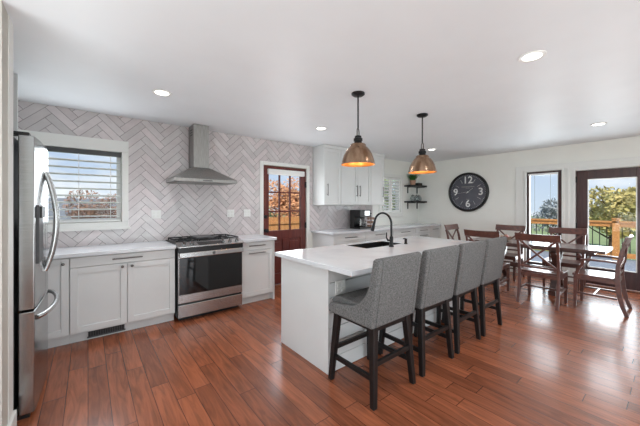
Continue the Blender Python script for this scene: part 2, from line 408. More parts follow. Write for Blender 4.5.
while zz < W1[3] - 0.07:
    b.box(W1[0] + .01, W1[1] - .01, YL + 0.016, YL + 0.066, -0.003, 0.003, Matrix.Translation((0, 0, zz)) @ Matrix.Translation((0, YL + .041, 0)) @ Matrix.Rotation(math.radians(-14), 4, 'X') @ Matrix.Translation((0, -YL - .041, 0)))
    zz += 0.0825
b.build('slats', 'slat', bl)
B().box(W1[0] + .01, W1[1] - .01, YL + 0.018, YL + 0.064, W1[2] + .006, W1[2] + .03).build('bottom_rail', 'slat', bl, bevel=0.003)
b = B()
for x in (-0.38, -0.085, 0.22):
    b.box(x - .002, x + .002, YL + 0.014, YL + 0.016, W1[2] + .02, W1[3] - .05); b.box(x - .002, x + .002, YL + 0.066, YL + 0.068, W1[2] + .02, W1[3] - .05)
b.build('cord', 'slat', bl)

# ------------------------------------------------------------------ interior door with nine lites
b = B()
b.box(2.235, 2.30, YL - 0.022, YL, 0, 2.14); b.box(3.20, 3.265, YL - 0.022, YL, 0, 2.14); b.box(2.30, 3.20, YL - 0.022, YL, 2.08, 2.14)
struct(b.build('trim_2', 'trim', center='none', bevel=0.004))
b = B(); dx0, dx1, dz0, dz1 = 2.30, 3.20, 0.012, 2.075; gx0, gx1, gz0, gz1 = 2.42, 3.08, 0.955, 1.955; ya, yb = YL + 0.015, YL + 0.06
b.box(dx0, gx0, ya, yb, dz0, dz1); b.box(gx1, dx1, ya, yb, dz0, dz1); b.box(gx0, gx1, ya, yb, gz1, dz1); b.box(gx0, gx1, ya, yb, dz0, 0.20); b.box(gx0, gx1, ya, yb, 0.80, gz0)
b.box(2.70, 2.80, ya, yb, 0.20, 0.80)
for (p0, p1) in ((gx0, 2.70), (2.80, gx1)):
    b.box(p0, p1, ya + 0.018, yb - 0.01, 0.20, 0.80); b.box(p0 + 0.05, p1 - 0.05, ya + 0.006, ya + 0.02, 0.25, 0.75)
for i in (1, 2):
    xm = gx0 + (gx1 - gx0) * i / 3; b.box(xm - .012, xm + .012, ya + 0.004, yb - 0.004, gz0, gz1)
    zm = gz0 + (gz1 - gz0) * i / 3; b.box(gx0, gx1, ya + 0.004, yb - 0.004, zm - .012, zm + .012)
d1 = struct(b.build('door_1', 'mahog', center='none', bevel=0.003))
B().box(gx0, gx1, ya + 0.02, ya + 0.024, gz0, gz1).build('pane', 'glass', d1)
B().box(2.385, 3.145, YL - 0.035, YL + 0.014, 1.925, 2.02).build('roller_shade', 'white', d1, bevel=0.012)
b = B(); b.lathe([(0.028, 0), (0.028, -0.012), (0.012, -0.014), (0.012, -0.04), (0.03, -0.045), (0.032, -0.07), (0.02, -0.078)], (2.352, ya, 0.965), 16, 'Y'); b.build('knob', 'black', d1, smooth=True)
B().lathe([(0.03, 0), (0.03, -0.02), (0.018, -0.03)], (2.352, ya, 1.20), 16, 'Y').build('deadbolt', 'black', d1, smooth=True)
for z in (1.78, 1.02, 0.25):
    B().box(3.175, 3.212, ya - 0.016, ya + 0.002, z - .055, z + .055).build('hinge', 'black', d1, bevel=0.003)

# ------------------------------------------------------------------ shuttered window by the shelves
b = B(); x0, x1, z0, z1 = 5.28, 6.20, 1.11, 2.15
b.box(x0, x1, YL - 0.03, YL, W2[3], z1); b.box(x0, W2[0], YL - 0.03, YL, W2[2], W2[3]); b.box(W2[1], x1, YL - 0.03, YL, W2[2], W2[3]); b.box(x0, x1, YL - 0.03, YL, z0, W2[2])
w2 = struct(b.build('window_2', 'trim', center='none', bevel=0.004))
B().box(W2[0], W2[1], YL + 0.12, YL + 0.126, W2[2], W2[3]).build('pane', 'glass', w2)
for i in range(2):
    xa = W2[0] + 0.003 + i * (W2[1] - W2[0]) / 2; xb = xa + (W2[1] - W2[0]) / 2 - 0.006
    sh = thing('window_shutter', ['white louvred shutter leaf nearest the upper cabinets', 'white louvred shutter leaf nearest the black shelves'][i], 'shutter', ((xa + xb) / 2, YL + 0.03, W2[2]), 0, 'plantation shutter leaves')
    sash(B(), xa, xb, YL + 0.0, YL + 0.03, W2[2] + .004, W2[3] - .004, 0.05).build('shutter_frame', 'slat', sh, bevel=0.003)
    b = B()
    for k in range(10):
        zc = W2[2] + 0.095 + k * 0.072
        b.box(xa + .05, xb - .05, -0.028, 0.028, -0.004, 0.004, Matrix.Translation((0, YL + .016, zc)) @ Matrix.Rotation(math.radians(-35), 4, 'X'))
    b.build('louvres', 'slat', sh)

# ------------------------------------------------------------------ sidelight, glass door and their trim on the far wall
b = B(); xt = XC - 0.028
b.box(xt, XC, -0.10, 2.13, 2.075, 2.18); b.box(xt, XC, SL[1], 2.13, 0, 2.075); b.box(xt, XC, PD[1], SL[0], 0, 2.075); b.box(xt, XC, -0.10, PD[0], 0, 2.075); b.box(xt, XC, PD[0], PD[1], PD[3], 2.075); b.box(xt, XC, SL[0], SL[1], 0, SL[2])
struct(b.build('trim_3', 'trim', center='none', bevel=0.003))
b = B(); x2 = XC - 0.05
b.box(x2, XC, SL[1], SL[1] + 0.035, SL[2], 2.10); b.box(x2, XC, SL[0] - 0.035, SL[0], SL[2], 2.10); b.box(x2, XC, SL[0], SL[1], 2.06, 2.10)
b.box(x2, XC, PD[1], PD[1] + 0.035, 0, 2.06); b.box(x2, XC, PD[0] - .035, PD[0], 0, 2.06); b.box(x2, XC, PD[0], PD[1], PD[3] + .005, 2.06); b.box(x2, XC, 1.275, 1.30, 0, 2.075)
struct(b.build('trim_4', 'trim', center='none', bevel=0.003))
def framex(b, x0, x1, y0, y1, z0, z1, tl, tr, tt, tb):
    b.box(x0, x1, y0, y0 + tl, z0, z1); b.box(x0, x1, y1 - tr, y1, z0, z1); b.box(x0, x1, y0 + tl, y1 - tr, z1 - tt, z1); b.box(x0, x1, y0 + tl, y1 - tr, z0, z0 + tb); return b
w3 = struct(framex(B(), XC - 0.01, XC + 0.06, SL[0] + .003, SL[1] - .003, SL[2], SL[3], 0.055, 0.028, 0.035, 0.16).build('window_3', 'walnut', center='none', bevel=0.003))
B().box(XC + 0.02, XC + 0.026, SL[0] + .05, SL[1] - .02, SL[2] + .15, SL[3] - .03).build('pane', 'glass', w3)
framex(B(), XC + 0.0, XC + 0.05, SL[0] + .058, SL[1] - .031, SL[2] + .16, SL[3] - .035, 0.012, 0.014, 0.014, 0.014).build('glazing_bead', 'trim', w3)
bl3 = thing('mini_blind', 'raised white mini blind with cords at the top of the narrow window', 'blind', (XC - 0.03, 1.66, 1.98))
B().box(XC - 0.035, XC - 0.012, SL[0] + .06, SL[1] - .03, 1.985, 2.018).build('headrail', 'slat', bl3, bevel=0.002)
b = B()
for yy in (1.80, 1.55): b.box(XC - 0.026, XC - 0.022, yy - .002, yy + .002, 1.25, 1.985)
b.build('cord', 'grey', bl3)
d2 = struct(framex(B(), XC - 0.005, XC + 0.05, PD[0] + .004, PD[1] - .004, 0.012, PD[3] - .004, 0.14, 0.155, 0.16, 0.29).build('door_2', 'walnut', center='none', bevel=0.004))
B().box(XC + 0.02, XC + 0.026, PD[0] + .13, PD[1] - .15, 0.28, PD[3] - .155).build('pane', 'glass', d2)
framex(B(), XC - 0.012, XC + 0.0, PD[0] + .132, PD[1] - .161, 0.304, PD[3] - .166, 0.014, 0.014, 0.014, 0.014).build('glazing_bead', 'trim', d2)
for z in (1.86, 1.02, 0.25):
    B().box(XC - 0.02, XC - 0.004, PD[1] - .02, PD[1] + .012, z - .055, z + .055).build('hinge', 'black', d2, bevel=0.003)
struct(B().box(XC - 0.015, XC, 2.13, 3.72, 0, 0.11).build('baseboard_far', 'trim', center='none', bevel=0.003))

# ------------------------------------------------------------------ cabinet helpers (fronts face -Y)
def shaker(x0, x1, z0, z1, yf, rail=0.06, t=0.02):
    b = B(); b.box(x0, x0 + rail, yf, yf + t, z0, z1); b.box(x1 - rail, x1, yf, yf + t, z0, z1)
    b.box(x0 + rail, x1 - rail, yf, yf + t, z1 - rail, z1); b.box(x0 + rail, x1 - rail, yf, yf + t, z0, z0 + rail)
    b.box(x0 + rail, x1 - rail, yf + 0.010, yf + t, z0 + rail, z1 - rail); return b
def hbar(x0, x1, z, yf, r=0.006):
    return B().tube([(x0, yf - 0.03, z), (x1, yf - 0.03, z)], r, 8).tube([(x0 + .02, yf, z), (x0 + .02, yf - 0.03, z)], r * .8, 8).tube([(x1 - .02, yf, z), (x1 - .02, yf - 0.03, z)], r * .8, 8)
def vbar(x, z0, z1, yf, r=0.006):
    return B().tube([(x, yf - 0.03, z0), (x, yf - 0.03, z1)], r, 8).tube([(x, yf, z0 + .02), (x, yf - 0.03, z0 + .02)], r * .8, 8).tube([(x, yf, z1 - .02), (x, yf - 0.03, z1 - .02)], r * .8, 8)
def knob(x, z, yf): return B().lathe([(0.006, 0), (0.005, -0.012), (0.014, -0.016), (0.014, -0.024), (0.008, -0.028)], (x, yf, z), 14, 'Y')
YF = 3.78
def base_cab(name, label, x0, x1, parts, group, toe=3.87, y1=4.395):
    t = thing(name, label, 'cabinet', ((x0 + x1) / 2, (YF + y1) / 2, 0), 0, group)
    B().box(x0, x1, YF + 0.021, y1, 0.10, 0.88).build('body', 'cab', t)
    B().box(x0, x1, toe - 0.012, toe, 0, 0.10).box(x0, x0 + .02, toe, y1, 0, 0.10).box(x1 - .02, x1, toe, y1, 0, 0.10).build('toe_kick', 'cab', t)
    g = 0.002
    for p in parts:
        kind, a, c, z0, z1 = p[:5]
        if kind == 'drawer':
            o = (B().box(a + g, c - g, YF, YF + 0.02, z0, z1) if (z1 - z0) < 0.2 else shaker(a + g, c - g, z0, z1, YF)).build('drawer', 'cab', t, bevel=0.002)
        else: o = shaker(a + g, c - g, z0, z1, YF).build('door', 'cab', t, bevel=0.002)
        if len(p) > 5:
            h = p[5]
            if h[0] == 'h': hbar(h[1], h[2], h[3], YF).build('handle', 'nickel', o, smooth=True)
            if h[0] == 'k': knob(h[1], h[2], YF).build('knob', 'nickel', o, smooth=True)
    return t
G1 = 'base cabinets along the tiled wall'
base_cab('base_cabinet', 'narrow white base cabinet with one knob beside the fridge', -0.46, -0.145,
         [('door', -0.46, -0.145, 0.115, 0.872, ('k', -0.19, 0.822))], G1)
cb = base_cab('base_cabinet', 'wide white base cabinet with two doors and floor vent left of the stove', -0.143, 0.815,
         [('drawer', -0.14, 0.813, 0.775, 0.872, ('h', 0.20, 0.475, 0.826)), ('door', -0.14, 0.335, 0.115, 0.768, ('k', 0.291, 0.735)), ('door', 0.337, 0.813, 0.115, 0.768, ('k', 0.378, 0.735))], G1)
b = B(); b.box(0.0, 0.315, 3.846, 3.858, 0.028, 0.088)
vo = b.build('vent_grille', 'black', cb)
b = B(); b.box(-0.008, 0.323, 3.842, 3.858, 0.018, 0.030); b.box(-0.008, 0.323, 3.842, 3.858, 0.084, 0.094)
for k in range(16): b.box(0.0 + k * .0205, 0.005 + k * .0205, 3.843, 3.852, 0.03, 0.085)
b.build('vent_slats', 'grey', vo)
cc = base_cab('base_cabinet', 'slim white base cabinet right of the stove with two bar handles', 1.642, 2.145,
         [('drawer', 1.645, 2.14, 0.765, 0.872, ('h', 1.75, 2.0, 0.826)), ('door', 1.645, 2.14, 0.115, 0.758, ('h', 1.75, 2.0, 0.722))], G1)
B().box(2.147, 2.165, YF, 4.395, 0, 0.88).build('end_panel', 'cab', cc)
G2 = 'base cabinets behind the island'
zt = 0.872
base_cab('base_cabinet', 'white base cabinet under the coffee maker end, nearest the wooden door', 3.34, 4.147, [('drawer', 3.34, 4.145, 0.745, zt, ('h', 3.60, 3.90, 0.81)), ('door', 3.34, 3.742, .115, .738), ('door', 3.744, 4.145, .115, .738)], G2)
base_cab('base_cabinet', 'white base cabinet behind the island, second from the wooden door', 4.147, 5.011, [('drawer', 4.149, 5.009, 0.745, zt, ('h', 4.43, 4.73, 0.81)), ('door', 4.149, 4.578, .115, .738), ('door', 4.58, 5.009, .115, .738)], G2)
base_cab('base_cabinet', 'white base cabinet behind the faucet, third from the wooden door', 5.011, 5.839, [('drawer', 5.013, 5.837, 0.745, zt, ('h', 5.28, 5.58, 0.81)), ('door', 5.013, 5.424, .115, .738), ('door', 5.426, 5.837, .115, .738)], G2)
base_cab('base_cabinet', 'white base cabinet with stacked drawers under the black shelves', 5.839, 6.452, [('drawer', 5.841, 6.45, 0.745, zt, ('h', 6.0, 6.3, 0.81)), ('drawer', 5.841, 6.45, .43, .738, ('h', 6.0, 6.3, 0.69)), ('drawer', 5.841, 6.45, .115, .423, ('h', 6.0, 6.3, 0.37))], G2)
base_cab('base_cabinet', 'narrow white base cabinet in the corner below the wall clock', 6.452, 6.905, [('drawer', 6.454, 6.903, 0.745, zt, ('h', 6.55, 6.80, 0.81)), ('door', 6.454, 6.903, .115, .738)], G2)
def slab(name, label, x0, x1, y0, y1):
    return tag(B().box(x0, x1, y0, y1, 0.881, 0.92).build(name, 'quartz', bevel=0.004), label, 'countertop', 'quartz countertops')
slab('countertop', 'white quartz countertop under the window, left of the stove', -0.46, 0.82, 3.75, 4.39)
slab('countertop', 'short white quartz countertop between stove and wooden door', 1.64, 2.19, 3.75, 4.39)
slab('countertop', 'long white quartz countertop behind the island under the shelves', 3.30, 6.91, 3.75, 4.39)

# ------------------------------------------------------------------ wall cabinets
def wall_cab(label, x0, x1, doors):
    z0, z1, yf = 1.40, ZC - 0.004, 4.05
    t = thing('wall_cabinet', label, 'cabinet', ((x0 + x1) / 2, 4.22, z0), 0, 'wall cabinets over the far counter')
    B().box(x0, x1, yf + 0.021, 4.388, z0, z1).build('body', 'cab', t)
    for a, c, hx in doors:
        o = shaker(a + .002, c - .002, z0 + .004, z1 - .06, yf, 0.065).build('door', 'cab', t, bevel=0.002)
        vbar(hx, 1.57, 1.79, yf).build('handle', 'nickel', o, smooth=True)
    B().box(x0, x1, yf - 0.005, yf + 0.02, z1 - .056, z1).build('top_rail', 'cab', t)
    return t
wall_cab('white single door wall cabinet nearest the wooden door', 3.35, 3.765, [(3.352, 3.763, 3.42)])
wall_cab('white double door wall cabinet in the middle, with paired handles', 3.767, 4.62, [(3.769, 4.229, 4.185), (4.231, 4.618, 4.275)])
wall_cab('white single door wall cabinet beside the shuttered window', 4.622, 5.06, [(4.624, 5.058, 4.995)])

# ------------------------------------------------------------------ fridge
fr = thing('refrigerator', 'stainless steel french door refrigerator with bowed handles', 'refrigerator', (-0.65, 3.08, 0))
B().box(-1.05, -0.375, 2.665, 3.495, 0.03, 1.845).build('body', 'grey', fr, bevel=0.004)
def curved(y0, y1, z0, z1, bow):                 # door with a bowed front, in plan
    n = 10; pts = [(-0.352, y0)]
    for i in range(n + 1):
        yy = y0 + (y1 - y0) * i / n; u = (yy - 3.08) / 0.42
        pts.append((-0.276 + bow * (1 - u * u), yy))
    pts.append((-0.352, y1)); return B().prism(pts, z0, z1, 'Z')
dl = curved(2.665, 3.077, 0.715, 1.855, 0.018).build('door', 'steel', fr, bevel=0.006)
dr = curved(3.083, 3.495, 0.715, 1.855, 0.018).build('door', 'steel', fr, bevel=0.006)
fd = curved(2.665, 3.495, 0.035, 0.70, 0.018).build('freezer_drawer', 'steel', fr, bevel=0.006)
for o, yy in ((dl, 3.025), (dr, 3.135)):
    pts = []
    for i in range(17):
        t = i / 16; pts.append((-0.256 + 0.062 * math.sin(PI * t) ** 0.8, yy, 0.90 + 0.75 * t))
    lab(B().tube(pts, 0.016, 12).build('handle', 'steelh', o, smooth=True), 'bowed steel bar handle')
pts = []
for i in range(17):
    t = i / 16; pts.append((-0.268 + 0.075 * math.sin(PI * t) ** 0.6, 2.69 + 0.76 * t, 0.65))
lab(B().tube(pts, 0.016, 12).build('handle', 'steelh', fd, smooth=True), 'bowed steel bar handle')
wd = B().box(-0.275, -0.259, 2.74, 2.96, 1.00, 1.40).build('water_dispenser', 'grey', dl, bevel=0.004)
B().box(-0.262, -0.246, 2.755, 2.945, 1.31, 1.39).build('control_panel', 'black', wd, bevel=0.003)
for y0 in (2.675, 3.40):
    B().box(-0.40, -0.30, y0, y0 + 0.085, 1.856, 1.878).build('hinge_cover', 'black', fr, bevel=0.006)
B().box(-0.40, -0.30, 2.69, 3.47, 0.0, 0.03).build('base_grille', 'black', fr)
# tall white panel between fridge and counter
tag(B().box(-1.05, -0.465, 3.51, 3.535, 0, ZC - 0.003).build('end_panel', 'cab', bevel=0.002), 'tall white panel behind the fridge, rising to the ceiling', 'panel')

# ------------------------------------------------------------------ gas range
sx0, sx1 = 0.828, 1.632; sm = (sx0 + sx1) / 2
sv = thing('gas_range', 'stainless slide-in gas stove with black glass oven door', 'stove', (sm, 4.05, 0))
B().box(sx0, sx1, 3.74, 4.39, 0.05, 0.885).build('body', 'black', sv)
b = B().box(sx0 + .03, sx1 - .03, 3.80, 4.37, 0, 0.05); b.build('plinth', 'black', sv)
ck = B().box(sx0 - 0.004, sx1 + 0.004, 3.755, 4.388, 0.885, 0.925).build('cooktop', 'black', sv, bevel=0.003)
# sloping control fascia
fa = B().prism([(3.665, 0.892), (3.665, 0.906), (3.81, 0.944), (3.84, 0.944), (3.84, 0.892)], sx0 - .004, sx1 + .004, 'X').build('control_fascia', 'steelh', sv, bevel=0.003)
nrm = Vector((0, -0.038, 0.145)).normalized()
for x in (sx0 + .07, sx0 + .16, sx1 - .26, sx1 - .165, sx1 - .07):
    c = Vector((x, 3.735, 0.9238)); b = B()
    b.tube([c, c + nrm * 0.012, c + nrm * 0.0125, c + nrm * 0.036, c + nrm * .038], [0.024, 0.024, 0.018, 0.016, 0.012], 18)
    b.build('knob', 'steel', fa, smooth=True)
rot = Matrix.Rotation(math.atan2(0.038, 0.145), 4, 'X')
B().box(-0.15, 0.15, -0.05, 0.045, 0, 0.003, Matrix.Translation((sm - .02, 3.735, 0.9235)) @ rot).build('display', 'ovenglass', fa)
B().box(sx0 + .002, sx1 - .002, 3.69, 3.74, 0.832, 0.892).build('vent_band', 'black', sv)
od = B().box(sx0 + .004, sx1 - .004, 3.705, 3.74, 0.225, 0.832).build('oven_door', 'steelh', sv, bevel=0.004)
B().box(sx0 + .012, sx1 - .012, 3.700, 3.708, 0.325, 0.765).build('oven_glass', 'ovenglass', od, bevel=0.002)
B().box(sx0 + .01, sx1 - .01, 3.655, 3.685, 0.772, 0.835).box(sx0 + .03, sx0 + .07, 3.685, 3.706, 0.78, 0.825).box(sx1 - .07, sx1 - .03, 3.685, 3.706, 0.78, 0.825).build('handle', 'steelh', od, bevel=0.008)
B().lathe([(0.019, 0), (0.019, -0.004)], (sm, 3.655, 0.803), 20, 'Y').build('badge', 'nickel', od, smooth=True)
lab(B().box(sx0 + .004, sx1 - .004, 3.705, 3.74, 0.055, 0.205).build('storage_drawer', 'steelh', sv, bevel=0.004), 'plain stainless drawer below the oven')
for i in range(3):
    a = sx0 + .015 + i * 0.268; c = a + 0.26; b = B(); y0, y1 = 3.86, 4.34
    if i == 1:
        pass
    z0, z1 = 0.948, 0.962
    for x in (a, c - .014): b.box(x, x + .014, y0, y1, z0, z1)
    for y in (y0, (y0 + y1) / 2 - .007, y1 - .014): b.box(a, c, y, y + .014, z0, z1)
    b.box((a + c) / 2 - .006, (a + c) / 2 + .006, y0, y1, z0, z1)
    for x in (a, c - .014):
        for y in (y0, y1 - .014): b.box(x, x + .014, y, y + .014, 0.925, z0)
    b.build('grate', 'iron', ck, bevel=0.003)
for (x, y, r) in ((sx0 + .145, 3.97, .045), (sx0 + .145, 4.22, .038), (sm, 4.1, .05), (sx1 - .145, 3.97, .045), (sx1 - .145, 4.22, .035)):
    B().lathe([(r, 0.925), (r, 0.936), (r * .75, 0.942)], (x, y, 0), 18).build('burner', 'iron', ck, smooth=True)
lab(B().box(sm - .12, sm + .12, 3.93, 4.27, 0.962, 0.974).build('griddle', 'grey', ck, bevel=0.004), 'flat grey griddle plate on the middle grate')

# ------------------------------------------------------------------ hood
hd = thing('range_hood', 'stainless chimney range hood mounted over the stove', 'range hood', (1.2225, 4.39, 1.70))
hx0, hx1, hy0, hy1 = 0.83, 1.635, 3.89, 4.388; cx0, cx1, cy0 = 1.12, 1.325, 4.14
B().loft([[Vector((x, y, z)) for x, y in ((a, c), (d, c), (d, hy1), (a, hy1))] for a, d, c, z in ((hx0, hx1, hy0, 1.742), (cx0 - .01, cx1 + .01, cy0 - .01, 1.915))]).build('canopy', 'steelhood', hd, bevel=0.003)
lp = B().box(hx0, hx1, hy0, hy1, 1.70, 1.742).build('canopy_lip', 'steelhood', hd, bevel=0.003)
B().box(hx0 + .05, hx1 - .05, hy0 + .05, hy1 - .05, 1.693, 1.702).build('grease_filter', 'nickel', lp)
ch = B().box(cx0, cx1, cy0, hy1, 1.915, ZC - 0.003).build('chimney', 'steelhood', hd, bevel=0.003)
b = B()
for k in range(3): b.box(cx0 - .002, cx0 + .001, cy0 + .06, cy0 + .16, 2.36 + k * .035, 2.375 + k * .035)
b.build('vent_slots', 'black', ch)
B().box(1.17, 1.29, hy0 - .003, hy0 + .001, 1.712, 1.73).build('control_strip', 'nickel', lp)

# ------------------------------------------------------------------ outlets on tile and island
def outlet(label, loc, two=True, face='-Y'):
    t = thing('wall_outlet', label, 'outlet', loc, 0, 'white outlet plates')
    x, y, z = loc; w = 0.058 if two else 0.036
    p = B().box(x - w, x + w, y - 0.007, y, z - .058, z + .058).build('plate', 'white', t, bevel=0.003)
    for dx in ((-0.024, 0.024) if two else (0,)):
        for dz in (0.022, -0.022): B().box(x + dx - .014, x + dx + .014, y - .010, y - .006, z + dz - .016, z + dz + .016).build('socket', 'trim', p, bevel=0.003)
outlet('white double outlet plate on the tile left of the stove', (0.711, YL - 0.009, 1.275))
outlet('white double outlet plate on the tile just right of the stove', (1.735, YL - 0.009, 1.27))
outlet('white outlet plate on the tile nearest the wooden door', (2.01, YL - 0.009, 1.27), True)
outlet('white outlet plate on the island boards behind the nearest stool', (1.665, 1.802, 0.705), True)

# ------------------------------------------------------------------ island
isl = thing('kitchen_island', 'white kitchen island with panelled end and shiplap seating side', 'island', (2.74, 2.18, 0))
ix0, ix1, iy0, iy1 = 1.54, 3.93, 1.82, 2.55
B().box(ix0 + .02, 2.38, iy0 + .012, iy1, 0, 0.88).box(3.12, ix1 - .02, iy0 + .012, iy1, 0, 0.88).box(2.38, 3.12, iy0 + .012, iy1, 0, 0.62).box(2.38, 3.12, iy0 + .012, iy0 + .04, 0.62, 0.88).box(2.38, 3.12, iy1 - .02, iy1, 0.62, 0.88).build('body', 'cab', isl)
B().box(ix0, ix0 + .02, iy0 - .008, iy1 + .002, 0, 0.88).build('end_panel', 'cab', isl, bevel=0.003)
B().box(ix1 - .02, ix1, iy0 - .008, iy1 + .002, 0, 0.88).build('end_panel', 'cab', isl, bevel=0.003)
b = B()
for k in range(7):
    b.box(ix0 + .021, ix1 - .021, iy0 - .004, iy0 + .013, 0.004 + k * 0.125, 0.124 + k * 0.125)
b.build('shiplap', 'cab', isl, bevel=0.003)
ox0, ox1, oy0, oy1 = 1.485, 3.965, 1.485, 2.585; qx0, qx1, qy0, qy1 = 2.40, 3.10, 2.165, 2.515
b = B(); bm = b.bm
def ring(z): return [bm.verts.new((x, y, z)) for x, y in ((ox0, oy0), (ox1, oy0), (ox1, oy1), (ox0, oy1))], [bm.verts.new((x, y, z)) for x, y in ((qx0, qy0), (qx1, qy0), (qx1, qy1), (qx0, qy1))]
to, ti = ring(0.92); bo, bi_ = ring(0.881)
for i in range(4):
    j = (i + 1) % 4
    bm.faces.new((to[i], to[j], ti[j], ti[i])); bm.faces.new((bo[i], bo[j], bi_[j], bi_[i])); bm.faces.new((to[i], to[j], bo[j], bo[i])); bm.faces.new((ti[i], ti[j], bi_[j], bi_[i]))
tag(b.build('countertop', 'quartz', bevel=0.004), 'wide white quartz island countertop with sink cutout', 'countertop', 'quartz countertops')
b = B(); e = 0.012; zb = 0.66; zt_ = 0.912
g_ = 0.0015; a0, a1, c0, c1 = qx0 + g_, qx1 - g_, qy0 + g_, qy1 - g_
b.box(a0, a0 + e, c0, c1, zb, zt_); b.box(a1 - e, a1, c0, c1, zb, zt_); b.box(a0 + e, a1 - e, c0, c0 + e, zb, zt_); b.box(a0 + e, a1 - e, c1 - e, c1, zb, zt_); b.box(a0, a1, c0, c1, zb - e, zb)
sk = thing('kitchen_sink', 'black undermount sink set into the island countertop', 'sink', (2.74, 2.335, 0.648))
B.build(b, 'basin', 'blackmet', sk); B().lathe([(0.04, zb), (0.04, zb + .004), (0.03, zb + .005)], (2.74, 2.335, 0), 18).build('drain', 'nickel', sk, smooth=True)
fa_ = thing('faucet', 'black gooseneck pull-down faucet on the island', 'faucet', (2.73, 2.085, 0.92))
pts = [(2.73, 2.085, 0.935), (2.73, 2.085, 1.18)]
for i in range(1, 15):
    a = PI * i / 14 * 0.93; pts.append((2.73, 2.085 + 0.125 * (1 - math.cos(a)), 1.18 + 0.125 * math.sin(a)))
end = Vector(pts[-1]); dirv = (end - Vector(pts[-2])).normalized()
B().tube(pts, 0.0125, 12).build('neck', 'blackmet', fa_, smooth=True)
B().tube([end - dirv * .005, end + dirv * .06, end + dirv * .10, end + dirv * .13], [0.0135, 0.017, 0.021, 0.021], 12).build('spray_head', 'blackmet', fa_, smooth=True)
B().lathe([(0.029, 0.92), (0.029, 0.93), (0.022, 0.94), (0.022, 1.02), (0.017, 1.04)], (2.73, 2.085, 0), 18).build('base', 'blackmet', fa_, smooth=True)
B().tube([(2.73, 2.085, 0.99), (2.685, 2.10, 0.995), (2.665, 2.105, 1.03), (2.675, 2.108, 1.085)], [0.012, 0.011, 0.008, 0.007], 10).build('lever', 'blackmet', fa_, smooth=True)
sd_ = thing('soap_dispenser', 'small black soap dispenser beside the faucet', 'soap dispenser', (3.06, 2.12, 0.92))
B().lathe([(0.022, 0.92), (0.022, 0.928), (0.016, 0.932), (0.016, 0.975), (0.019, 0.978), (0.019, 0.985)], (3.06, 2.12, 0), 16).build('base', 'blackmet', sd_, smooth=True)
B().tube([(3.06, 2.12, 0.982), (3.06, 2.135, 0.984), (3.06, 2.155, 0.98)], 0.008, 8).build('spout', 'blackmet', sd_, smooth=True)

# ------------------------------------------------------------------ bar stools (front is +Y)
def make_stool():
    t = thing('bar_stool', '', 'stool', (0, 0, 0), 0, 'bar stools at the island')
    hw = 0.255
    prof = [(-0.225, 0.545), (-0.292, 1.012), (-0.284, 1.034), (-0.255, 1.038), (-0.232, 1.02), (-0.215, 0.92), (-0.195, 0.835), (-0.16, 0.76), (-0.10, 0.695), (-0.02, 0.655), (0.08, 0.635), (0.17, 0.632), (0.215, 0.622), (0.23, 0.60), (0.228, 0.545)]
    for s in (-1, 1): B().prism(prof, s * hw, s * (hw - 0.045), 'X').build('side_wing', 'fabric', t, bevel=0.012, seg=3, smooth=True)
    bp = [(-0.226, 0.547), (-0.291, 1.012), (-0.283, 1.033), (-0.256, 1.037), (-0.233, 1.02), (-0.16, 0.547)]
    B().prism(bp, -hw + .044, hw - .044, 'X').build('backrest', 'fabric', t, bevel=0.006, smooth=True)
    sc = [(-0.20, 0.55), (-0.20, 0.66), (0.10, 0.672), (0.20, 0.668), (0.236, 0.65), (0.245, 0.62), (0.235, 0.595), (0.22, 0.55)]
    cu = B().prism(sc, -hw + .05, hw - .05, 'X').build('seat_cushion', 'fabricseat', t, bevel=0.012, seg=3, smooth=True)
    B().tube([(-hw + .056, 0.243, 0.624), (hw - .056, 0.243, 0.624)], 0.006, 8).build('piping', 'fabricseat', cu, smooth=True)
    B().box(-.20, .20, -.20, .20, 0.505, 0.547).build('seat_frame', 'espresso', t, bevel=0.004)
    for sx in (-1, 1):
        for sy in (-1, 1):
            B().post((sx * 0.232, sy * 0.222, 0), (sx * 0.19, sy * 0.185, 0.545), 0.038, 0.038, 0.05, 0.05).build('leg', 'espresso', t, bevel=0.004)
    for sx in (-1, 1): B().box(sx * .214 - .012, sx * .214 + .012, -.19, .19, 0.17, 0.205).build('stretcher', 'espresso', t, bevel=0.003)
    B().box(-.20, .20, .195, .219, 0.235, 0.27).build('footrest', 'espresso', t, bevel=0.003)
    B().box(-.20, .20, -.219, -.195, 0.27, 0.305).build('stretcher', 'espresso', t, bevel=0.003)
    return t
stool = make_stool()
for i, (x, rz, l) in enumerate(((1.762, 0, 'grey upholstered bar stool nearest the camera, at the panelled island end'), (2.372, -.02, 'grey upholstered bar stool second from the island end with the outlet'),
                            (2.955, .0, 'grey upholstered bar stool third along, next to the last before the dining table'), (3.53, 0, 'grey upholstered bar stool last in the row, nearest the dining chairs'))):
    place(stool, i == 0, (x, 1.54, 0), rz, l)

